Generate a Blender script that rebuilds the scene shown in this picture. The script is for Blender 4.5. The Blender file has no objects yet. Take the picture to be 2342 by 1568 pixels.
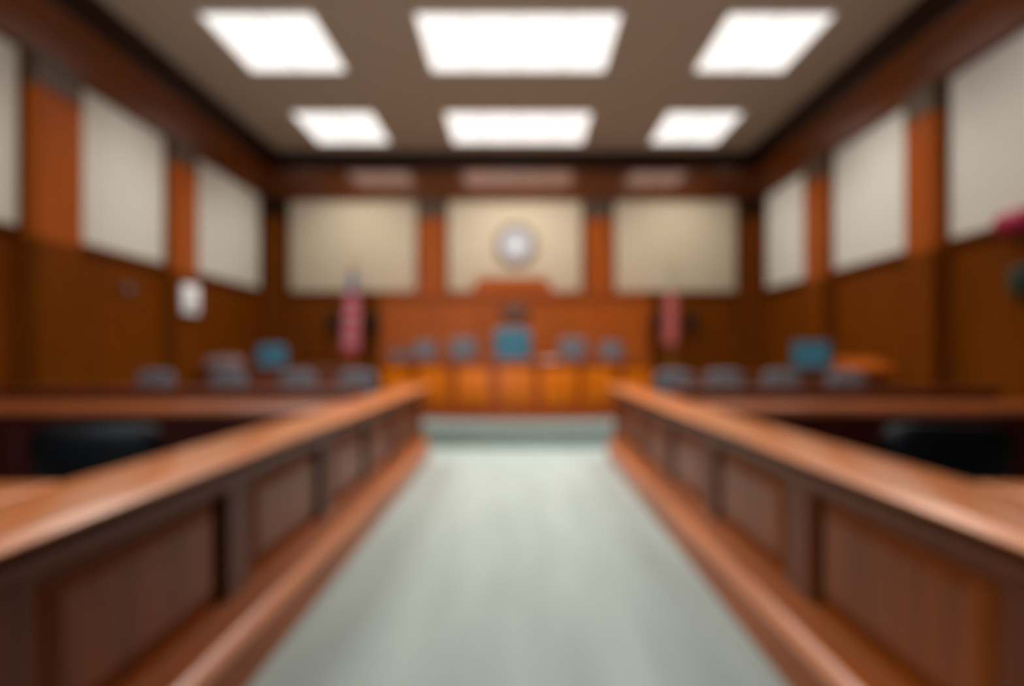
import bpy, bmesh, math, random
from mathutils import Vector, Matrix
random.seed(7)
S = bpy.context.scene
C = bpy.context.collection
PI = math.pi

# ---------------------------------------------------------------- camera
cam_d = bpy.data.cameras.new('camera'); cam = bpy.data.objects.new('camera', cam_d); C.objects.link(cam)
cam.location = (0, 0, 1.30); cam.rotation_euler = (PI/2, 0, 0)
cam_d.sensor_width = 36.0; cam_d.lens = 36.0*1300/2342
cam_d.shift_x = -14/2342; cam_d.shift_y = 28/2342
cam_d.clip_start = 0.01
cam_d.dof.use_dof = True                       # the photo was taken focused right in front of the lens
cam_d.dof.focus_distance = 0.10
cam_d.dof.aperture_fstop = 5.4
S.camera = cam

# ---------------------------------------------------------------- view, world
S.view_settings.view_transform = 'Standard'; S.view_settings.look = 'None'
S.view_settings.gamma = 1; S.view_settings.use_curve_mapping = False
S.view_settings.exposure = 0.07
LAMP = 1.0                                     # glow of the ceiling diffusers seen from the side
LAMP_W = 31.0                                  # watts per square metre thrown down through the louvres
FILL_DAY = 11.0                                     # glow of an unseen window added behind the camera for light
w = bpy.data.worlds.new('world'); S.world = w; w.use_nodes = True
w.node_tree.nodes['Background'].inputs[0].default_value = (0.05, 0.05, 0.05, 1)
w.node_tree.nodes['Background'].inputs[1].default_value = 0.2

# ---------------------------------------------------------------- materials
def srgb(r, g, b):
    f = lambda c: (c/255/12.92) if c/255 <= 0.04045 else ((c/255+0.055)/1.055)**2.4
    return (f(r), f(g), f(b), 1)

def mat(name, col, rough=0.5, metal=0.0, spec=0.5, var=0.12, scale=(8, 8, 8), emit=None, strength=0, coat=0, sheen=0, noise_detail=4):
    m = bpy.data.materials.new(name); m.use_nodes = True
    nt = m.node_tree; b = nt.nodes['Principled BSDF']
    tc = nt.nodes.new('ShaderNodeTexCoord'); mp = nt.nodes.new('ShaderNodeMapping')
    mp.inputs['Scale'].default_value = scale
    nz = nt.nodes.new('ShaderNodeTexNoise'); nz.inputs['Scale'].default_value = 1.0
    nz.inputs['Detail'].default_value = noise_detail
    rp = nt.nodes.new('ShaderNodeValToRGB')
    c = Vector(col[:3])
    rp.color_ramp.elements[0].position = 0.3; rp.color_ramp.elements[0].color = (*(c*(1-var)), 1)
    rp.color_ramp.elements[1].position = 0.7; rp.color_ramp.elements[1].color = (*(c*(1+var)), 1)
    nt.links.new(tc.outputs['Object'], mp.inputs[0]); nt.links.new(mp.outputs[0], nz.inputs['Vector'])
    nt.links.new(nz.outputs['Fac'], rp.inputs[0]); nt.links.new(rp.outputs[0], b.inputs['Base Color'])
    b.inputs['Roughness'].default_value = rough; b.inputs['Metallic'].default_value = metal
    b.inputs['Specular IOR Level'].default_value = spec
    b.inputs['Coat Weight'].default_value = coat; b.inputs['Coat Roughness'].default_value = 0.15
    b.inputs['Sheen Weight'].default_value = sheen
    if emit:
        b.inputs['Emission Color'].default_value = (*emit, 1); b.inputs['Emission Strength'].default_value = strength
    return m

def wood(name, col, axis='z', rough=0.3, coat=0.35, var=0.28, spec=0.5):
    s = {'x': (1.2, 26, 26), 'y': (26, 1.2, 26), 'z': (26, 26, 1.2)}[axis]
    m = mat(name, col, rough, spec=spec, var=var, scale=s, coat=coat)
    m.node_tree.nodes['Principled BSDF'].inputs['Coat Roughness'].default_value = 0.2
    return m

M = {}
M['wall_wood']   = wood('mahogany wainscot', (0.135, 0.031, 0.001, 1), 'z', rough=0.42, coat=0.0, spec=0.06)
M['frieze_wood'] = wood('mahogany frieze', (0.155, 0.037, 0.006, 1), 'x', rough=0.12, coat=0.0)
_p = M['frieze_wood'].node_tree.nodes['Principled BSDF']        # mirror-like reddish lacquer
_p.inputs['IOR'].default_value = 2.5; _p.inputs['Specular Tint'].default_value = (1.0, 0.72, 0.60, 1)
M['frieze_wood_y'] = wood('mahogany frieze along', (0.155, 0.037, 0.004, 1), 'y', rough=0.30, coat=0.12, spec=0.25)
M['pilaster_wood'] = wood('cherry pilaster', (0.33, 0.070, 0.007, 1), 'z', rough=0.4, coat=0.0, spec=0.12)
M['dark_wood']   = wood('shaded crown wood', (0.020, 0.007, 0.003, 1), 'x', rough=0.5, coat=0.0, spec=0.15)  # crown shade is put into this dark colour
M['dark_shade_wood_y'] = wood('shaded crown wood along', (0.020, 0.007, 0.003, 1), 'y', rough=0.5, coat=0.0, spec=0.15)  # same tone, also the painted shade beside the rail stiles
M['capital']     = wood('smoked capital', (0.085, 0.045, 0.022, 1), 'x', rough=0.5, coat=0.1)
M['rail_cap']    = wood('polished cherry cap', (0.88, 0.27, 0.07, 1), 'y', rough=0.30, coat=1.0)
M['ledge_top']   = wood('polished cherry ledge', (0.36, 0.09, 0.025, 1), 'x', rough=0.28, coat=0.6)
M['rail_wood']   = wood('cherry rail', (0.22, 0.044, 0.003, 1), 'z', rough=0.33, coat=0.0, spec=0.2)
M['rail_base']   = wood('cherry plinth', (0.34, 0.075, 0.006, 1), 'y', rough=0.33, coat=0.05, spec=0.25)
M['rail_highlight']   = wood('polished cherry highlight', (0.60, 0.19, 0.07, 1), 'y', rough=0.28, coat=1.0)  # lighter tone for the painted highlight on the plinth
M['rail_stile']  = wood('cherry stile', (0.14, 0.030, 0.006, 1), 'z', rough=0.4, coat=0.0, spec=0.2)
M['ledge_shade_wood']   = wood('shaded partition', (0.035, 0.003, 0.001, 1), 'x', rough=0.6, coat=0.0, spec=0.12)  # darkened so the colour carries the shade under the ledges
M['counter_wood'] = wood('mahogany counter', (0.12, 0.022, 0.004, 1), 'x', rough=0.4, coat=0.0, spec=0.3)
M['bench_wood']  = wood('honey oak bench', (0.60, 0.135, 0.001, 1), 'z', rough=0.4, coat=0.0, spec=0.25)
M['bench_dark']  = wood('honey oak bench frame', (0.30, 0.052, 0.003, 1), 'x', rough=0.4, coat=0.0, spec=0.25)
M['fabric']      = mat('beige wall fabric', (0.60, 0.495, 0.355, 1), 0.95, var=0.03, scale=(300, 300, 300), spec=0.1)
M['pale_fabric'] = mat('pale wall fabric', (0.70, 0.69, 0.62, 1), 0.95, var=0.03, scale=(300, 300, 300), spec=0.1)
M['ceiling']     = mat('taupe ceiling tile', (0.44, 0.355, 0.275, 1), 0.95, var=0.04, scale=(40, 40, 40), spec=0.1)
M['carpet']      = mat('sage carpet', (0.335, 0.40, 0.375, 1), 0.50, var=0.12, scale=(4.5, 0.7, 2), spec=0.4, sheen=0.3)
M['platform_carpet'] = mat('darker sage carpet', (0.15, 0.175, 0.165, 1), 0.8, var=0.05, scale=(6, 6, 6), spec=0.2)
M['riser']       = mat('sage carpet riser', (0.25, 0.30, 0.275, 1), 0.9, var=0.05, scale=(6, 6, 6), spec=0.1)
M['white_metal'] = mat('white enamel frame', (0.75, 0.73, 0.7, 1), 0.4, var=0.02)
M['diffuser']    = mat('lit diffuser', (0.9, 0.9, 0.9, 1), 0.5, var=0.0, emit=(1.0, 0.98, 0.95), strength=LAMP)
M['daylight']    = mat('added window pane', (0.9, 0.9, 0.9, 1), 0.5, var=0.0, emit=(0.74, 0.90, 1.0), strength=FILL_DAY)  # glowing pane of the added window
M['black_leather'] = mat('black leather', (0.001, 0.0013, 0.002, 1), 0.38, var=0.15, scale=(60, 60, 60), spec=0.22)
M['grey_leather'] = mat('slate blue fabric', (0.095, 0.095, 0.11, 1), 0.7, var=0.12, scale=(60, 60, 60))
M['teal_leather'] = mat('teal fabric', (0.022, 0.115, 0.17, 1), 0.7, var=0.12, scale=(60, 60, 60))
M['black_plastic'] = mat('black plastic', (0.015, 0.015, 0.016, 1), 0.45, var=0.1)
M['chrome']      = mat('brushed steel', (0.5, 0.5, 0.5, 1), 0.3, metal=1.0, var=0.05)
M['screen']      = mat('teal screen', (0.03, 0.12, 0.16, 1), 0.25, var=0.15, scale=(5, 5, 5), emit=(0.035, 0.10, 0.13), strength=0.35)
M['gold']        = mat('gilt metal', (0.65, 0.42, 0.12, 1), 0.35, metal=0.7, var=0.08)
M['pole_wood']   = wood('oak pole', (0.38, 0.17, 0.04, 1), 'z', rough=0.4, coat=0.2)
M['clock_rim']   = mat('taupe clock rim', (0.20, 0.13, 0.10, 1), 0.5, var=0.05)
M['clock_face']  = mat('white clock face', (0.60, 0.61, 0.66, 1), 0.6, var=0.01)
M['paper']       = mat('white paper', (0.88, 0.90, 0.93, 1), 0.8, var=0.02)
M['pale_plastic'] = mat('pale grey plastic', (0.22, 0.16, 0.16, 1), 0.6, var=0.05)
M['dark_bronze'] = mat('dark bronze', (0.025, 0.018, 0.012, 1), 0.4, metal=0.4, var=0.1)
M['crimson']     = mat('crimson enamel', (0.42, 0.015, 0.06, 1), 0.4, var=0.05)
M['green_metal'] = mat('bottle green enamel', (0.012, 0.035, 0.014, 1), 0.5, var=0.1)
M['flag_red']    = mat('flag red', (0.52, 0.03, 0.07, 1), 0.8, var=0.1, scale=(20, 20, 4))
M['flag_white']  = mat('flag white', (0.75, 0.70, 0.70, 1), 0.8, var=0.05)
M['flag_rose_white'] = mat('flag faded white', (0.42, 0.22, 0.24, 1), 0.8, var=0.05)
M['flag_blue']   = mat('flag blue', (0.06, 0.10, 0.25, 1), 0.8, var=0.1)
M['flag_pink']   = mat('flag rose', (0.45, 0.10, 0.09, 1), 0.8, var=0.1)
M['flag_sage']   = mat('flag sage', (0.36, 0.38, 0.30, 1), 0.8, var=0.1)

# ---------------------------------------------------------------- geometry helpers
class MB:
    def __init__(s): s.bm = bmesh.new()
    def box(s, x0, x1, y0, y1, z0, z1, bevel=0):
        t = bmesh.new(); bmesh.ops.create_cube(t, size=1)
        for v in t.verts:
            v.co = Vector(((x0+x1)/2+v.co.x*(x1-x0), (y0+y1)/2+v.co.y*(y1-y0), (z0+z1)/2+v.co.z*(z1-z0)))
        if bevel: bmesh.ops.bevel(t, geom=t.edges[:], offset=bevel, segments=3, profile=0.5, affect='EDGES')
        return s.merge(t)
    def merge(s, t):
        me = bpy.data.meshes.new('t'); t.to_mesh(me); t.free(); s.bm.from_mesh(me); bpy.data.meshes.remove(me); return s
    def loft(s, rings, close=True, caps=True):
        """rings: lists of 3-d points, each ring a closed profile when close"""
        vs = [[s.bm.verts.new(p) for p in r] for r in rings]
        n = len(rings[0])
        for a, b in zip(vs, vs[1:]):
            for i in range(n if close else n-1):
                j = (i+1) % n
                s.bm.faces.new((a[i], a[j], b[j], b[i]))
        if caps and close:
            s.bm.faces.new(vs[0]); s.bm.faces.new(list(reversed(vs[-1])))
        return s
    def lathe(s, prof, cx=0, cy=0, n=24, axis='z'):
        rings = []
        for r, h in prof:
            ring = []
            for i in range(n):
                a = 2*PI*i/n
                if axis == 'z': ring.append((cx+r*math.cos(a), cy+r*math.sin(a), h))
                elif axis == 'y': ring.append((cx+r*math.cos(a), h, cy+r*math.sin(a)))
                else: ring.append((h, cx+r*math.cos(a), cy+r*math.sin(a)))
            rings.append(ring)
        return s.loft(rings)
    def tube(s, pts, r, n=10):
        pts = [Vector(p) for p in pts]; rings = []
        for i, p in enumerate(pts):
            d = (pts[min(i+1, len(pts)-1)]-pts[max(i-1, 0)]).normalized()
            u = d.orthogonal().normalized() if abs(d.z) > 0.99 else d.cross(Vector((0, 0, 1))).normalized()
            v = d.cross(u)
            rr = r[i] if isinstance(r, (list, tuple)) else r
            rings.append([p+u*math.cos(2*PI*k/n)*rr+v*math.sin(2*PI*k/n)*rr for k in range(n)])
        return s.loft(rings)
    def sell(s, c, r, e1=0.5, e2=0.5, nu=28, nv=16, bend=0, taper=0, lean=0):
        """rounded block (superellipsoid); bend bows it in y over x, taper narrows its foot"""
        sp = lambda a, e: math.copysign(abs(a)**e, a)
        rings = []
        for j in range(nv+1):
            ph = -PI/2+PI*j/nv; ph = max(-PI/2+0.03, min(PI/2-0.03, ph)); ring = []
            for i in range(nu):
                th = 2*PI*i/nu
                x = sp(math.cos(ph), e1)*sp(math.cos(th), e2); y = sp(math.cos(ph), e1)*sp(math.sin(th), e2); z = sp(math.sin(ph), e1)
                X = r[0]*x*(1+taper*z); Z = c[2]+r[2]*z
                ring.append((c[0]+X, c[1]+r[1]*y+bend*X*X+lean*r[2]*z, Z))
            rings.append(ring)
        return s.loft(rings)
    def build(s, name, m, parent=None, smooth=True, matrix=None):
        bmesh.ops.recalc_face_normals(s.bm, faces=s.bm.faces[:])
        if matrix is not None: s.bm.transform(matrix)
        me = bpy.data.meshes.new(name); s.bm.to_mesh(me); s.bm.free()
        me.materials.append(m)
        if smooth:
            me.polygons.foreach_set('use_smooth', [True]*len(me.polygons))
            me.set_sharp_from_angle(angle=math.radians(35))
        o = bpy.data.objects.new(name, me); C.objects.link(o)
        if parent: o.parent = parent
        return o

def box(name, m, x0, x1, y0, y1, z0, z1, parent=None, bevel=0.0):
    return MB().box(x0, x1, y0, y1, z0, z1, bevel).build(name, m, parent)

def thing(name, label, cat, loc=(0, 0, 0), rz=0, group=None):
    o = bpy.data.objects.new(name, None); C.objects.link(o); o.empty_display_size = 0.1
    o.location = loc; o.rotation_euler = (0, 0, rz)
    o['label'] = label; o['category'] = cat
    if group: o['group'] = group
    return o
def tag(o, label, cat, group=None):
    o['label'] = label; o['category'] = cat
    if group: o['group'] = group
    return o
def struct(o): o['kind'] = 'structure'; return o
def dup(root, loc, rz, label, group=None):
    kids = {}
    for o in bpy.data.objects:
        if o.parent: kids.setdefault(o.parent, []).append(o)
    r = root.copy(); C.objects.link(r); r.location = loc; r.rotation_euler = (0, 0, rz); r['label'] = label
    if group: r['group'] = group
    def rec(src, dst):
        for ch in kids.get(src, []):
            c = ch.copy(); C.objects.link(c); c.parent = dst; rec(ch, c)
    rec(root, r)
    return r

# ---------------------------------------------------------------- the room
XL, XR, YB, YF, ZC = -4.80, 4.60, 10.95, -3.6, 5.15
struct(box('floor', M['carpet'], XL-.2, XR+.2, YF-.2, YB+.2, -0.1, 0))
struct(box('ceiling', M['ceiling'], XL-.2, XR+.2, YF-.2, YB+.2, ZC, ZC+0.1))
struct(box('wall_left', M['wall_wood'], XL-.2, XL, YF, YB, 0, ZC))
struct(box('wall_right', M['wall_wood'], XR, XR+.2, YF, YB, 0, ZC))
struct(box('wall_back', M['wall_wood'], XL-.2, XR+.2, YB, YB+.2, 0, ZC))
# wall behind the camera, with an unseen window added left of the middle to light the near walls
fw = MB()
WX0, WX1, WZ0, WZ1 = -4.2, -0.4, 1.4, 3.9
fw.box(XL-.2, WX0, YF-.2, YF, 0, ZC).box(WX1, XR+.2, YF-.2, YF, 0, ZC)
fw.box(WX0, WX1, YF-.2, YF, 0, WZ0).box(WX0, WX1, YF-.2, YF, WZ1, ZC)
struct(fw.build('wall_front', M['wall_wood']))
fill_win = thing('fill_window_1', 'unseen window added behind the camera for light', 'window'); del fill_win['label']; del fill_win['category']; struct(fill_win)
box('pane', M['daylight'], WX0, WX1, YF-.12, YF-.10, WZ0, WZ1, fill_win)
f = MB()
f.box(WX0, WX1, YF-.1, YF+.03, WZ0, WZ0+.07).box(WX0, WX1, YF-.1, YF+.03, WZ1-.07, WZ1)
for k in range(5):
    x = WX0+.035+(WX1-WX0-.07)*k/4
    f.box(x-.035, x+.035, YF-.1, YF+.03, WZ0+.07, WZ1-.07)
f.build('fill_window_frame', M['pilaster_wood'], fill_win)

# stage platform with one carpeted step, slightly lower than a seat
PZ = 0.30
pf = MB().box(XL, XR, 7.93, YB, 0, PZ-.012)
struct(pf.build('trim_1', M['riser']))
struct(box('trim_2', M['platform_carpet'], XL, XR, 7.915, YB, PZ-.012, PZ))

# crown (cove under the ceiling, its shade put into the colour) : profile swept along three walls
def cove(x_sign, name):
    # profile in (out from wall, height)
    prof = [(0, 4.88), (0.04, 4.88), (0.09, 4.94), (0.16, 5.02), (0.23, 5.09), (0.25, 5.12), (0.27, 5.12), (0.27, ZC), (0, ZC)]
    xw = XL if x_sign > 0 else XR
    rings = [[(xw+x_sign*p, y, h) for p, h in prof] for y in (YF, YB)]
    return struct(MB().loft(rings).build(name, M['dark_shade_wood_y']))
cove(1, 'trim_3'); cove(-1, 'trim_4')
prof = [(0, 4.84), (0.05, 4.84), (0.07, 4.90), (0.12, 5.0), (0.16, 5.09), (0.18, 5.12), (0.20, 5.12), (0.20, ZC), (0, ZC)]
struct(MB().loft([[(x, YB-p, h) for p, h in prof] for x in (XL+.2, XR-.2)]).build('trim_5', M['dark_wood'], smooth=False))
# friezes
def frieze_side(sgn, name):
    xw = XL if sgn > 0 else XR
    prof = [(0, 4.25), (0.10, 4.25), (0.10, 4.29), (0.07, 4.32), (0.07, 4.84), (0.08, 4.88), (0, 4.88)]
    struct(MB().loft([[(xw+sgn*p, y, h) for p, h in prof] for y in (YF, YB)]).build(name, M['frieze_wood_y'], smooth=False))
frieze_side(1, 'trim_6'); frieze_side(-1, 'trim_7')
prof = [(0, 4.29), (0.10, 4.29), (0.10, 4.32), (0.06, 4.35), (0.06, 4.80), (0.08, 4.84), (0, 4.84)]
struct(MB().loft([[(x, YB-p, h) for p, h in prof] for x in (XL+.1, XR-.1)]).build('trim_8', M['frieze_wood'], smooth=False))
# baseboards on the side walls
for sgn, nm in ((1, 'baseboard_left'), (-1, 'baseboard_right')):
    xw = XL if sgn > 0 else XR
    x0, x1 = sorted((xw, xw+sgn*.03))
    struct(box(nm, M['wall_wood'], x0, x1, YF, 7.9, 0, .16))

# beige fabric panels with a wooden sill under each
def side_panel(sgn, y0, y1, label):
    xw = XL if sgn > 0 else XR
    t = thing('fabric_panel', label, 'wall panel', (xw+sgn*.0015, (y0+y1)/2, 2.5), 0, 'beige fabric panels above the wainscot')
    a, b = sorted((0, sgn*.035)); L = (y1-y0)/2-.024
    box('panel_face', M['pale_fabric'], a, b, -L+.03, L-.03, .03, 1.73, t, .008)
    a, b = sorted((0, sgn*.055))
    box('sill', M['wall_wood'], a, b, -L, L, -.03, .03, t, .008)
    for k in (-1, 1): box('side_trim', M['wall_wood'], a, b, k*(L-.015)-.015, k*(L-.015)+.015, .03, 1.745, t)
pl = [(-1.2, .95), (1.55, 3.24), (3.80, 5.47), (6.03, 7.70), (8.22, 10.52)]
names_l = ['', '', 'pale panel on the left wall cut off by the photo edge, before the nearest pillar',
           'tall beige panel on the left wall between the two pillars', 'beige panel on the left wall between far pillar and room corner']
for (a, b), n in zip(pl, names_l):
    side_panel(1, a, b, n or 'beige panel on the side wall beside the camera')
pr = [(-1.0, 1.15), (1.65, 3.40), (3.85, 6.07), (6.52, 8.28), (8.82, 10.50)]
names_r = ['', '', 'pale panel on the right wall cut off by the photo edge, above the red fixture',
           'tall beige panel on the right wall between the two pillars', 'narrow looking beige panel on the right wall nearest the corner']
for (a, b), n in zip(pr, names_r):
    side_panel(-1, a, b, n or 'beige panel on the side wall beside the camera')
def back_panel(x0, x1, label):
    t = thing('fabric_panel', label, 'wall panel', ((x0+x1)/2, YB-.0015, 2.5), 0, 'beige fabric panels above the wainscot')
    L = (x1-x0)/2-.024
    box('panel_face', M['fabric'], -L+.03, L-.03, -.035, 0, .03, 1.77, t, .008)
    box('sill', M['wall_wood'], -L, L, -.055, 0, -.03, .03, t, .008)
    for k in (-1, 1): box('side_trim', M['wall_wood'], k*(L-.015)-.015, k*(L-.015)+.015, -.055, 0, .03, 1.785, t)
back_panel(-4.44, -1.90, 'beige panel on the back wall behind the left flag')
back_panel(-1.40, 1.27, 'beige panel on the back wall behind the round clock')
back_panel(1.80, 4.24, 'beige panel on the back wall behind the right flag')

# pilasters
def pilaster(x, y, wx, wy, label, z0=0.0, face=(1, 0), m='pilaster_wood', cap='capital'):
    """wx, wy : full size; origin at the foot's middle"""
    t = thing('pilaster', label, 'pillar', (x+face[0]*.0015, y+face[1]*.0015, z0))
    hx, hy = wx/2, wy/2
    zt = 3.92-z0
    zp = 2.44-z0
    box('shaft', M[m], -hx, hx, -hy, hy, zp, zt, t)
    box('pedestal', M['wall_wood'], -hx, hx, -hy, hy, .22, zp, t)
    box('plinth', M['wall_wood'], -hx, hx, -hy-.02, hy+(.02 if face[1] == 0 else 0), 0, .22, t, .006)
    e = .02
    fx0 = -hx-(e if face[0] <= 0 else 0); fx1 = hx+(e if face[0] >= 0 else 0); fy1 = hy+(e if face[1] == 0 else 0)
    k = MB().box(fx0, fx1, -hy-e, fy1, zt, zt+.05, .008).box(-hx, hx, -hy, hy, zt+.05, zt+.26)
    k.box(fx0, fx1, -hy-e, fy1, zt+.26, zt+.325, .01)
    k.build('capital', M[cap], t)
    return t
for (a, b, n) in ((1.00, 1.50, 'wooden pillar on the left wall beside the camera'), (3.26, 3.78, 'wooden pillar on the left wall just outside the picture'),
                  (5.47, 6.03, 'nearer wooden pillar on the left wall with dark capital'), (7.70, 8.20, 'farther wooden pillar on the left wall carrying a white box')):
    pilaster(XL+.09, (a+b)/2, .18, b-a, n)
for (a, b, n) in ((1.17, 1.63, 'wooden pillar on the right wall beside the camera'), (3.42, 3.85, 'wooden pillar on the right wall just outside the picture'),
                  (6.07, 6.50, 'nearer wooden pillar on the right wall with dark capital'), (8.30, 8.80, 'farther wooden pillar on the right wall with dark capital')):
    pilaster(XR-.09, (a+b)/2, .18, b-a, n, PZ if a > 7.9 else 0, (-1, 0))
pilaster(-1.65, YB-.06, .5, .12, 'wooden pillar on the back wall left of the clock', PZ, (0, -1))
pilaster(1.535, YB-.06, .5, .12, 'wooden pillar on the back wall right of the clock', PZ, (0, -1))
pilaster(XL+.16, YB-.16, .31, .32, 'dark wooden corner pillar at the left end of the back wall', PZ, (1, -1), 'wall_wood', 'dark_wood')
pilaster(XR-.16, YB-.16, .31, .32, 'dark wooden corner pillar at the right end of the back wall', PZ, (-1, -1), 'wall_wood', 'dark_wood')

# vertical wainscot battens (part of the setting)
for k, p in enumerate([-4.1, -3.2, 3.1, 3.9]):
    struct(box('trim_%d' % (11+k), M['wall_wood'], p-.04, p+.04, YB-.02, YB, PZ, 2.46))

# ---------------------------------------------------------------- ceiling lights
def ceiling_light(x0, x1, y0, y1, label, nx, group, power=1.0):
    t = thing('ceiling_light', label, 'ceiling light', ((x0+x1)/2, (y0+y1)/2, ZC), 0, group)
    a, b = (x1-x0)/2, (y1-y0)/2
    box('diffuser', M['diffuser'], -a+.03, a-.03, -b+.03, b-.03, -.018, -.004, t)
    fr = MB().box(-a, a, -b, -b+.03, -.03, 0).box(-a, a, b-.03, b, -.03, 0).box(-a, -a+.03, -b+.03, b-.03, -.03, 0).box(a-.03, a, -b+.03, b-.03, -.03, 0)
    for k in range(1, nx):
        x = -a+2*a*k/nx
        fr.box(x-.008, x+.008, -b+.03, b-.03, -.028, -.004)
    fr.build('frame', M['white_metal'], t)
    ld = bpy.data.lights.new('louvred_lamp', 'AREA'); ld.shape = 'RECTANGLE'; ld.size = 2*a-.07; ld.size_y = 2*b-.07
    ld.energy = power*LAMP_W*ld.size*ld.size_y; ld.color = (1.0, 0.955, 0.885); ld.spread = math.radians(122)
    lo = bpy.data.objects.new('louvred_lamp', ld); C.objects.link(lo); lo.parent = t; lo.location = (0, 0, -.032)
rows = [(3.68, 5.08), (6.35, 7.68), (8.95, 10.27)]  # first row is out of view, added to light the near end
pos = ['row just over the camera', 'nearer visible row', 'far row before the back wall']
for (a, b), p in zip(rows, pos):
    g = 'square ceiling lights in '+p; g2 = 'wide ceiling lights in '+p
    if 'over' in p:
        g = g2 = 'added ceiling lights above the top of the photo'
        l = c = r = 'added ceiling light above the camera outside the picture'
    else:
        w_ = 'nearer row' if 'nearer' in p else 'far row by the back wall'
        l = 'left square ceiling light of the '+w_; c = 'wide central ceiling light of the '+w_; r = 'right square ceiling light of the '+w_
    pw = 0.45 if 'over' in p else (0.76 if 'far' in p else 1.0)
    ceiling_light(-3.60, -2.29, a, b, l, 2, g, pw)
    ceiling_light(-1.18, 1.18, a, b, c, 4, g2, pw)
    ceiling_light(2.35, 3.58, a, b, r, 2, g, pw)

# ---------------------------------------------------------------- aisle rails
def aisle_rail(sgn, label):
    # local frame: y forward along the rail, +x of the local frame points to the aisle when sgn = +1 (left rail)
    t = thing('aisle_rail', label, 'railing', (-sgn*1.03, 0.0, 0))
    t.rotation_euler = (0, 0, sgn*math.radians(0.72))
    y0, y1 = .25, 7.15
    def sweep(prof, a=y0, b=y1):
        return MB().loft([[(sgn*p, y, h) for p, h in prof] for y in (a, b)])
    # x is measured out from the aisle face of the plinth (negative = away from the aisle)
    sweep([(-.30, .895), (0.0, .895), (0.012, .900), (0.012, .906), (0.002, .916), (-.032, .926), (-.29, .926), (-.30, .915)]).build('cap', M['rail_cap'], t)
    sweep([(-.27, .85), (-.055, .85), (-.045, .862), (-.02, .880), (0.0, .895), (-.29, .895)], y0+.01, y1-.01).build('cap_moulding', M['rail_stile'], t)  # darker wood puts the shade below the cap into the colour
    sweep([(-.26, .775), (-.07, .775), (-.07, .79), (-.055, .80), (-.04, .835), (-.04, .85), (-.26, .85)], y0+.02, y1-.02).build('frieze_band', M['rail_stile'], t)
    sweep([(-.26, 0), (0, 0), (0, .175), (-.008, .20), (-.03, .222), (-.05, .235), (-.072, .29), (-.08, .33), (-.26, .33)], y0+.01, y1-.01).build('plinth', M['rail_base'], t)
    sweep([(.004, .178), (.004, .198), (-.006, .212), (-.030, .230), (-.045, .236), (-.045, .21), (-.02, .19)], y0+.012, y1-.012).build('plinth_highlight', M['rail_highlight'], t)  # light strip paints the highlight along the plinth bevel
    sweep([(-.24, .33), (-.125, .33), (-.125, .775), (-.24, .775)], y0+.03, y1-.03).build('back_board', M['rail_wood'], t)
    st = [1.23, 2.34, 3.45, 4.48, 5.48, 6.42]
    for s_ in [.32]+st+[7.07]:
        hw = .095 if s_ in st else .05
        mb = sweep([(-.125, .33), (-.085, .33), (-.085, .775), (-.125, .775)], s_-hw, s_+hw)
        so = mb.build('stile', M['rail_stile'], t)
        for k in ((-1, 1) if s_ in st else ()):  # dark strips paint the recess shade beside each stile
            sweep([(-.125, .33), (-.118, .33), (-.118, .775), (-.125, .775)], s_+k*.115-.019, s_+k*.115+.019).build('groove_shade', M['dark_shade_wood_y'], so)
    ed = [.32-.025]+st+[7.07+.025]
    for a, b in zip(ed, ed[1:]):
        a += .15; b -= .15
        # raised field panel with bevelled margins
        mb = MB(); o_ = [(-.125, a, .36), (-.125, b, .36), (-.125, b, .745), (-.125, a, .745)]
        i_ = [(-.098, a+.05, .41), (-.098, b-.05, .41), (-.098, b-.05, .695), (-.098, a+.05, .695)]
        mb.loft([[(sgn*x, y, z) for x, y, z in o_], [(sgn*x, y, z) for x, y, z in i_]])
        mb.build('field_panel', M['rail_wood'], t, smooth=False)
    return t
aisle_rail(1, 'left panelled cherry wood rail along the aisle with a polished cap')
aisle_rail(-1, 'right panelled cherry wood rail along the aisle with a polished cap')

# cross partitions that leave the rail towards the wall
def partition(name, sgn, xin, xout, y0, y1, z, thick, label, inner, top='ledge_top', body=None):
    x0, x1 = sorted((sgn*xin, sgn*xout)); xm = (x0+x1)/2
    t = thing(name, label, 'partition', (xm, (y0+y1)/2, 0))
    L = (x1-x0)/2; D = (y1-y0)/2
    box('ledge', M[top], -L, L, -D, D, z-thick, z, t, .012)
    box('board', M[inner], -L+.01, L-.01, body[0], body[1], 0, z-thick, t)
    n = 4
    for k in range(n):
        a = -L+.08+(2*L-.16)*k/n+.03; b = -L+.08+(2*L-.16)*(k+1)/n-.03
        mb = MB(); yf = body[0]
        mb.loft([[(a, yf, .2), (b, yf, .2), (b, yf, .76), (a, yf, .76)], [(a+.04, yf-.02, .24), (b-.04, yf-.02, .24), (b-.04, yf-.02, .72), (a+.04, yf-.02, .72)]])
        mb.build('field_panel', M[inner], t, smooth=False)
    return t
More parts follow.
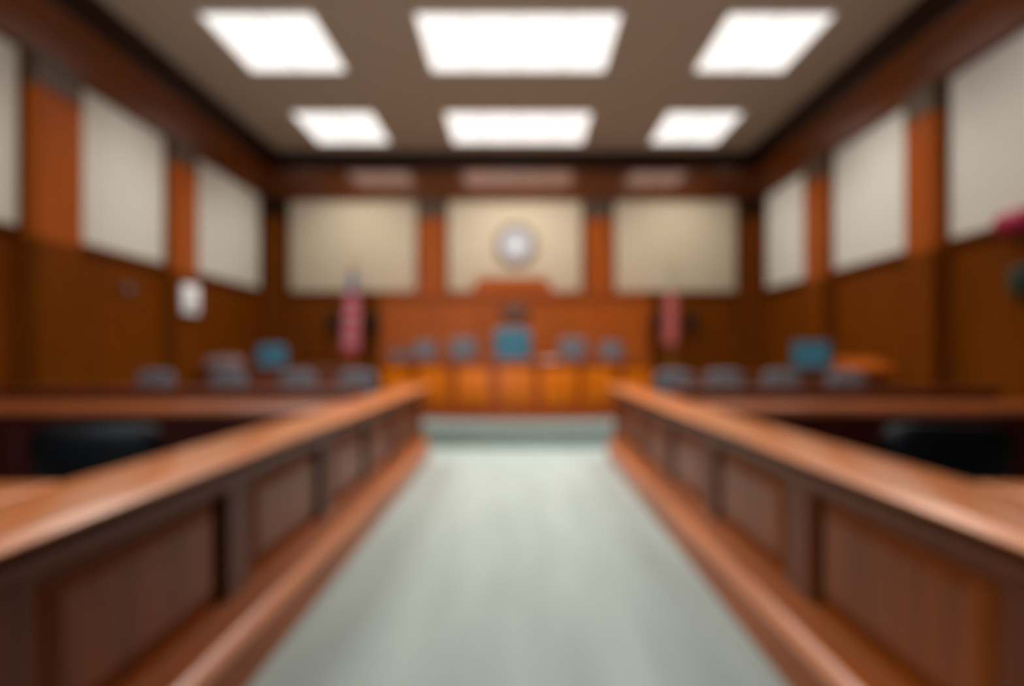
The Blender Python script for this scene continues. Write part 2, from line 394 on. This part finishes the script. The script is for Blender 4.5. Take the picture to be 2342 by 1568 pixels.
for sgn, side, xo in ((-1, 'left', 4.60), (1, 'right', 4.40)):
    partition('gallery_partition', sgn, 1.375, xo, 4.15, 4.68, .926, .06,
              'wooden ledge crossing from the '+side+' rail to the wall behind the black chair', 'ledge_shade_wood', body=(-.1, .1))
    partition('gallery_partition', sgn, 1.355, xo, 1.16, 1.69, .926, .06,
              'nearest wooden ledge at the '+side+' edge in front of the black chair', 'ledge_shade_wood', top='rail_cap', body=(-.1, .1))
    # dark counter just beyond
    t = thing('low_counter', 'dark reddish counter beyond the '+side+' ledge with a row of chairs behind it', 'counter', (sgn*(1.45+ (4.72 if sgn < 0 else 4.38))/2, 5.25, 0))
    L = ((4.72 if sgn < 0 else 4.38)-1.45)/2
    box('counter_top', M['counter_wood'], -L, L, -.16, .16, .97, 1.005, t, .01)
    box('front_board', M['counter_wood'], -L+.02, L-.02, -.10, -.06, 0, .97, t)
    for k in (-1, 1): box('end_board', M['counter_wood'], k*(L-.03)-.02, k*(L-.03)+.02, -.06, .14, 0, .97, t)

# ---------------------------------------------------------------- chairs
def make_chair(name, label, fab, w_, top, seat_h=.46, e=.45, loc=(0, 0, 0), rz=0, group=None, bh=None, taper=.08):
    """sits facing +y; the back is at -y"""
    t = thing(name, label, 'chair', loc, rz, group)
    F = M[fab]; P = M['black_plastic']
    MB().sell((0, 0, seat_h), (w_/2*.93, .25, .055), .5, .45).build('seat', F, t)
    bz0 = seat_h+.07
    MB().sell((0, -.24, (top+bz0)/2), (w_/2, .05, (top-bz0)/2), .45, e, bend=.35, taper=taper, lean=-.10).build('backrest', F, t)
    MB().sell((0, -.20, bz0+.17), (w_/2*.78, .045, .12), .6, .6, bend=.3).build('lumbar_cushion', F, t)
    for s_ in (-1, 1):
        ar = MB().tube([(s_*w_*.44, .10, seat_h-.02), (s_*(w_/2+.02), .10, seat_h+.04), (s_*(w_/2+.03), .12, seat_h+.20), (s_*(w_/2+.03), -.10, seat_h+.21), (s_*(w_/2+.0), -.2, seat_h+.22)], .016)
        a = ar.build('armrest', P, t)
        MB().sell((s_*(w_/2+.03), .02, seat_h+.222), (.032, .13, .016), .5, .6, 16, 8).build('arm_pad', F, a)
    MB().lathe([(.028, .09), (.028, .26), (.018, .262), (.018, seat_h-.045)], n=14).build('gas_column', M['chrome'], t)
    bk = MB().box(-.03, .03, -.27, -.02, seat_h-.075, seat_h-.045, .006)
    bk.tube([(0, -.25, seat_h-.06), (0, -.31, seat_h+.02), (0, -.30, seat_h+.2)], .018); bk.build('back_bracket', P, t)
    for k in range(5):
        a = 2*PI*k/5+.3
        lg = MB().tube([(.02*math.cos(a), .02*math.sin(a), .115), (.15*math.cos(a), .15*math.sin(a), .105), (.27*math.cos(a), .27*math.sin(a), .075)], [.026, .020, .014]).build('base_leg', P, t)
        MB().lathe([(.010, -.02), (.028, -.018), (.030, 0), (.028, .018), (.010, .02)], n=14, axis='x').build('caster', P, lg, matrix=Matrix.Translation((.27*math.cos(a), .27*math.sin(a), .030)) @ Matrix.Rotation(a+PI/2, 4, 'Z'))
    return t
bc = make_chair('office_chair', 'black leather chair between the two left ledges', 'black_leather', .60, .955, .46, .35, (-2.20, 3.15, 0), math.radians(8), taper=.10)
dup(bc, (2.24, 3.15, 0), math.radians(-8), 'black leather chair between the two right ledges')
# slate chairs behind the counters
gc = None
spots = [(-4.08, 'slate chair behind the left counter nearest the wall'), (-3.27, 'second slate chair from the left wall behind the left counter'),
         (-2.50, 'slate chair behind the left counter, second from the aisle rail'), (-1.80, 'slate chair behind the left counter next to the aisle rail'),
         (1.72, 'slate chair behind the right counter next to the aisle rail'), (2.32, 'slate chair behind the right counter, second from the aisle rail'),
         (2.95, 'slate chair behind the right counter, just in front of the teal monitor'), (3.66, 'slate chair behind the right counter nearest the wall')]
for i, (x, n) in enumerate(spots):
    g = 'slate chairs behind the left counter' if x < 0 else 'slate chairs behind the right counter'
    if gc is None: gc = make_chair('swivel_chair', n, 'grey_leather', .41, 1.13, .46, .7, (x, 6.15, 0), PI, g)
    else: dup(gc, (x, 6.15, 0), PI+random.uniform(-.12, .12), n, g)

# ---------------------------------------------------------------- judge's bench
BZ = PZ
def arc(u, extra=0.0):
    """u in -1..1 along the curved bench front, extra = outward offset"""
    R = 5.0; half = math.asin(2.28/R)
    a = u*half
    return ((R+extra)*math.sin(a)-.03, 8.92+R-(R+extra)*math.cos(a))
def arc_sweep(mb, prof, u0, u1, n=12):
    rings = []
    for i in range(n+1):
        u = u0+(u1-u0)*i/n
        rings.append([(*arc(u, p), h) for p, h in prof])
    return mb.loft(rings)
t = thing('judges_bench', 'long curved honey brown judges bench on the platform at the end of the aisle', 'bench', (0, 0, PZ))
def bsh(mb, name, m): return mb.build(name, M[m], t, matrix=Matrix.Translation((0, 0, -PZ)))
bsh(arc_sweep(MB(), [(0, PZ+.0), (.03, PZ), (.03, PZ+.12), (.0, PZ+.14), (-.06, PZ+.14), (-.06, PZ)], -1, 1, 32), 'plinth', 'bench_dark')
bsh(arc_sweep(MB(), [(-.05, PZ+.14), (-.01, PZ+.14), (-.01, 1.17), (-.05, 1.17)], -1, 1, 32), 'front_board', 'bench_dark')
bsh(arc_sweep(MB(), [(-.16, 1.17), (.04, 1.17), (.055, 1.185), (.05, 1.21), (.03, 1.22), (-.16, 1.22)], -1, 1, 32), 'top_rail', 'bench_dark')
nb = 7
for k in range(nb):
    u0 = -1+2*k/nb+.03; u1 = -1+2*(k+1)/nb-.03
    bsh(arc_sweep(MB(), [(-.012, .50), (.015, .50), (.028, .53), (.028, 1.07), (.015, 1.10), (-.012, 1.10)], u0, u1, 8), 'field_panel', 'bench_wood')
bsh(arc_sweep(MB(), [(-.62, 1.10), (-.165, 1.10), (-.165, 1.135), (-.62, 1.135)], -.98, .98, 24), 'desk_top', 'bench_dark')
for u in (-.985, .985):
    mb = MB(); a = arc(u, -.05); b = arc(u, -.60); s_ = .02
    mb.loft([[(a[0]-s_, a[1], PZ), (a[0]+s_, a[1], PZ), (b[0]+s_, b[1], PZ), (b[0]-s_, b[1], PZ)], [(a[0]-s_, a[1], 1.10), (a[0]+s_, a[1], 1.10), (b[0]+s_, b[1], 1.10), (b[0]-s_, b[1], 1.10)]])
    bsh(mb, 'end_board', 'bench_dark')
# dais behind the bench for the chairs
DZ = .58
struct(box('trim_9', M['riser'], -2.0, 1.95, 9.60, 10.60, PZ, DZ))
# raised back panel behind the bench, with the arched centre
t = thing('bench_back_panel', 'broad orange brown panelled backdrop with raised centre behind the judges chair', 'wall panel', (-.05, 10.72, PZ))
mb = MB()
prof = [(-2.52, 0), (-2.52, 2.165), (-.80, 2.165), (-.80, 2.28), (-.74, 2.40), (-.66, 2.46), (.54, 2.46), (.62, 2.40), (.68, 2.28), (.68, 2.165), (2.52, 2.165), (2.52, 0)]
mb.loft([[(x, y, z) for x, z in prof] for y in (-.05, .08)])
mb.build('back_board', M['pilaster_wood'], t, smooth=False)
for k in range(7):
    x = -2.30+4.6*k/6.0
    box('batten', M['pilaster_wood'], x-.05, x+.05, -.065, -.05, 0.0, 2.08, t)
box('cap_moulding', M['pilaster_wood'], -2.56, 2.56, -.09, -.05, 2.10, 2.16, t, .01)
# the dark oval emblem
t2 = thing('oval_seal', 'dark oval plaque on the panel behind the judges chair', 'plaque', (-.06, 10.67-.016, 2.10))
MB().lathe([(.001, -.03), (.10, -.03), (.13, -.015), (.135, 0)], n=32, axis='y').build('plaque_rim', M['dark_bronze'], t2, matrix=Matrix.Diagonal((2.1, 1, 1, 1)))
MB().lathe([(.001, -.034), (.085, -.034), (.09, -.03)], n=32, axis='y').build('plaque_centre', M['capital'], t2, matrix=Matrix.Diagonal((2.1, 1, 1, 1)))

# bench chairs, facing the room
def bench_chair(x, top, w_, fab, label, e=.6):
    return make_chair('high_back_chair', label, fab, w_, top-DZ, .44, e, (x, 10.05 if abs(x) < 1.5 else 10.22, DZ), PI, 'chairs at the judges bench')
bench_chair(-.11, 1.80, .66, 'teal_leather', 'large teal chair at the middle of the judges bench', .6)
bench_chair(-1.00, 1.62, .48, 'grey_leather', 'slate chair just left of the teal judges chair')
bench_chair(.98, 1.62, .48, 'grey_leather', 'slate chair just right of the teal judges chair')
bench_chair(-1.72, 1.56, .42, 'grey_leather', 'small slate chair near the left end of the judges bench')
bench_chair(1.70, 1.55, .42, 'grey_leather', 'small slate chair near the right end of the judges bench')
# things on the bench
def monitor(name, label, loc, rz, w_, h_, stand=.10, scr='screen'):
    t = thing(name, label, 'monitor', loc, rz)
    box('stand_foot', M['black_plastic'], -.11, .11, -.08, .08, 0, .015, t, .005)
    box('stand_neck', M['black_plastic'], -.025, .025, .01, .035, .015, stand+.05, t, .004)
    box('housing', M['black_plastic'], -w_/2, w_/2, -.01, .03, stand, stand+h_, t, .008)
    box('screen', M[scr], -w_/2+.012, w_/2-.012, -.014, -.009, stand+.015, stand+h_-.012, t)
    return t
m1 = monitor('desk_monitor', 'small dull grey monitor on the left end of the judges bench', (-2.03, 9.74, 1.135), .2, .36, .20, .06, 'grey_leather')
st = thing('paper_stack', 'low stack of papers on the judges bench right of the teal chair', 'papers', (.50, 9.32, 1.135), .1)
for k in range(3): box('sheet_pile', M['paper'], -.13, .13, -.09, .09, .035*k, .035*k+.033, st, .003)

# ---------------------------------------------------------------- clerk desks
def clerk_desk(label, x0, x1, y0, y1, z0, z1, m='counter_wood'):
    t = thing('clerk_desk', label, 'desk', ((x0+x1)/2, (y0+y1)/2, z0))
    L = (x1-x0)/2; D = (y1-y0)/2; H = z1-z0
    box('desk_top', M[m], -L, L, -D, D, H-.04, H, t, .01)
    box('front_board', M[m], -L+.03, L-.03, -D+.03, -D+.06, 0, H-.04, t)
    for k in (-1, 1): box('side_board', M[m], k*(L-.04)-.02, k*(L-.04)+.02, -D+.06, D-.02, 0, H-.04, t)
    for k in range(3):
        a = -L+.08+(2*L-.16)*k/3+.03; b = -L+.08+(2*L-.16)*(k+1)/3-.03
        MB().loft([[(a, -D+.03, .12), (b, -D+.03, .12), (b, -D+.03, H-.14), (a, -D+.03, H-.14)], [(a+.03, -D+.015, .15), (b-.03, -D+.015, .15), (b-.03, -D+.015, H-.17), (a+.03, -D+.015, H-.17)]]).build('field_panel', M[m], t, smooth=False)
    return t
clerk_desk('dark wooden clerk desk on the platform before the left teal chair', -4.55, -2.45, 8.0, 8.35, PZ, 1.13)
clerk_desk('dark wooden clerk desk with the teal monitor at right', 2.2, 4.40, 7.05, 7.50, 0, 1.05)
make_chair('swivel_chair', 'lone teal chair behind the left clerk desk', 'teal_leather', .47, 1.47-PZ, .48, .6, (-3.93, 8.88, PZ), PI+.1)
monitor('desk_monitor', 'teal desk monitor on the right clerk desk', (3.73, 7.25, 1.05), -.1, .47, .36, .075)
pr_ = thing('desk_printer', 'low dull grey machine on the left clerk desk', 'printer', (-4.22, 8.17, 1.13))
MB().box(-.22, .22, -.13, .13, 0, .12, .02).build('printer_body', M['pale_plastic'], pr_)
MB().box(-.15, .15, -.05, .11, .12, .15, .01).build('paper_tray', M['pale_plastic'], pr_)
# lectern near the right wall
t = thing('lectern', 'reddish wooden lectern by the right wall beside the counter', 'lectern', (4.10, 6.72, 0))
box('foot', M['counter_wood'], -.26, .26, -.2, .2, 0, .06, t, .01)
box('column', M['counter_wood'], -.2, .2, -.14, .14, .06, 1.08, t, .01)
MB().loft([[(-.25, -.18, 1.08), (.25, -.18, 1.08), (.25, .2, 1.08), (-.25, .2, 1.08)], [(-.25, -.2, 1.14), (.25, -.2, 1.14), (.25, .22, 1.26), (-.25, .22, 1.26)]]).build('slanted_top', M['pilaster_wood'], t)

# ---------------------------------------------------------------- clock
t = thing('round_clock', 'round white wall clock above the judges chair', 'clock', (-.04, 10.909, 3.44))
MB().lathe([(.29, -.02), (.30, -.055), (.34, -.07), (.385, -.05), (.395, 0), (.29, 0)], n=48, axis='y').build('rim', M['clock_rim'], t)
MB().lathe([(.001, -.03), (.30, -.03), (.30, -.001)], n=48, axis='y').build('face', M['clock_face'], t)
mk = MB()
for k in range(12):
    a = 2*PI*k/12; L = .05 if k % 3 else .07
    q = MB().box(-.008, .008, -.034, -.030, .21, .21+L)
    bmesh.ops.rotate(q.bm, verts=q.bm.verts, cent=(0, 0, 0), matrix=Matrix.Rotation(a, 3, 'Y')); mk.merge(q.bm)
mk.build('hour_marks', M['black_plastic'], t)
for nm, L, wd, ang in (('hour_hand', .13, .010, -.9), ('minute_hand', .20, .007, 1.2)):
    MB().box(-wd, wd, -.040, -.036, -.03, L).build(nm, M['black_plastic'], t, matrix=Matrix.Rotation(ang, 4, 'Y'))

# ---------------------------------------------------------------- flags
def flag(x, y, label, cols, lean, seed):
    rnd = random.Random(seed)
    t = thing('flag_on_pole', label, 'flag', (x, y, PZ))
    MB().lathe([(.001, 0), (.16, 0), (.17, .02), (.15, .05), (.05, .07), (.03, .12), (.001, .12)], n=28).build('stand', M['gold'], t)
    MB().lathe([(.016, .1), (.016, 2.58)], n=12).build('pole', M['pole_wood'], t)
    MB().lathe([(.001, 2.58), (.03, 2.585), (.035, 2.60), (.02, 2.62), (.038, 2.66), (.034, 2.70), (.012, 2.76), (.001, 2.79)], n=16).build('finial', M['gold'], t)
    # draped cloth hanging in folds around the pole, split by colour
    def cloth(z0, z1, half, wid, n=12, u0=0, u1=1):
        mb = MB(); rings = []
        for j in range(n+1):
            z = z0+(z1-z0)*j/n
            k = (2.5-z)/1.5
            ww = wid*(.35+.65*min(1, k*1.6+.1))
            ring = []
            m = 48
            for i in range(m):
                a = 2*PI*i/m
                r = 1+.22*math.sin(a*7+k*1.2+seed)
                ring.append((lean*k+ww*.5*math.cos(a)*r, .5*ww*.62*math.sin(a)*r-.0, z))
            rings.append(ring)
        return mb.loft(rings)
    for (z0, z1, c, wd, nm) in cols:
        cloth(z0, z1, 0, wd).build(nm, M[c], t)
    return t
us = [(2.12, 2.50, 'flag_blue', .20, 'blue_field')]
z = 2.04; n_s = 9
us += [(2.12-(k+1)*.118, 2.12-k*.118, 'flag_red' if k % 2 == 0 else 'flag_rose_white', .24, 'stripe') for k in range(n_s)]
flag(-2.95, 10.15, 'red white and blue flag on a pole left of the bench', us, -.05, 1.0)
rt = [(2.14, 2.50, 'flag_sage', .17, 'upper_cloth'), (1.80, 2.14, 'flag_pink', .22, 'middle_cloth'), (1.20, 1.80, 'flag_pink', .20, 'lower_cloth')]
flag(2.74, 10.15, 'rose and sage coloured flag on a pole right of the bench', rt, -.04, 2.3)

# dark fixtures on the back wall beside the flags
def back_fixture(x, label):
    t = thing('wall_sconce', label, 'wall fixture', (x, YB, 1.92))
    MB().lathe([(.001, 0), (.11, 0), (.11, -.02), (.001, -.03)], n=20, axis='y').build('back_plate', M['dark_bronze'], t, matrix=Matrix.Diagonal((1, 1, 1.3, 1)))
    MB().lathe([(.001, -.16), (.07, -.14), (.11, 0), (.12, .18), (.10, .19), (.001, .10)], n=20).build('shade', M['dark_bronze'], t, matrix=Matrix.Translation((0, -.13, 0)))
for x, n in ((-3.52, 'small dark fixture on the back wall left of the left flag'), (-2.78, 'small dark fixture on the back wall right of the left flag'),
             (2.64, 'small dark fixture on the back wall left of the right flag'), (3.30, 'small dark fixture on the back wall right of the right flag')):
    back_fixture(x, n)

# ---------------------------------------------------------------- small things on the side walls
t = thing('notice_box', 'small white box on the farther pillar of the left wall', 'wall box', (XL+.183, 7.95, 2.08))
box('housing', M['paper'], 0, .07, -.16, .16, -.20, .20, t, .015)
box('vent', M['pale_plastic'], .068, .074, -.08, .08, -.13, -.06, t)
t = thing('wall_dial', 'small dark round dial on the left wall between the pillars', 'wall dial', (XL, 6.95, 2.11))
MB().lathe([(.001, .05), (.06, .05), (.075, .03), (.085, 0)], n=24, axis='x').build('dial', M['dark_bronze'], t)
MB().lathe([(.001, .055), (.04, .055), (.042, .05)], n=24, axis='x').build('glass', M['pale_plastic'], t)
t = thing('alarm_light', 'crimson fixture on the right wall at the edge of the photo', 'alarm light', (XR-.055, 5.18, 2.46))
box('back_plate', M['crimson'], -.03, 0, -.17, .17, -.03, .16, t, .01)
MB().sell((-.08, 0, .06), (.06, .15, .08), .8, .8).build('dome', M['crimson'], t)
t = thing('wall_handset', 'dark green box on the right wall below the crimson fixture', 'wall box', (XR, 5.12, 1.98))
box('housing', M['green_metal'], -.10, 0, -.12, .12, -.13, .13, t, .02)
MB().tube([(-.12, -.07, .11), (-.145, -.07, .08), (-.14, -.07, -.08), (-.12, -.07, -.11)], .022).build('handset', M['black_plastic'], t)
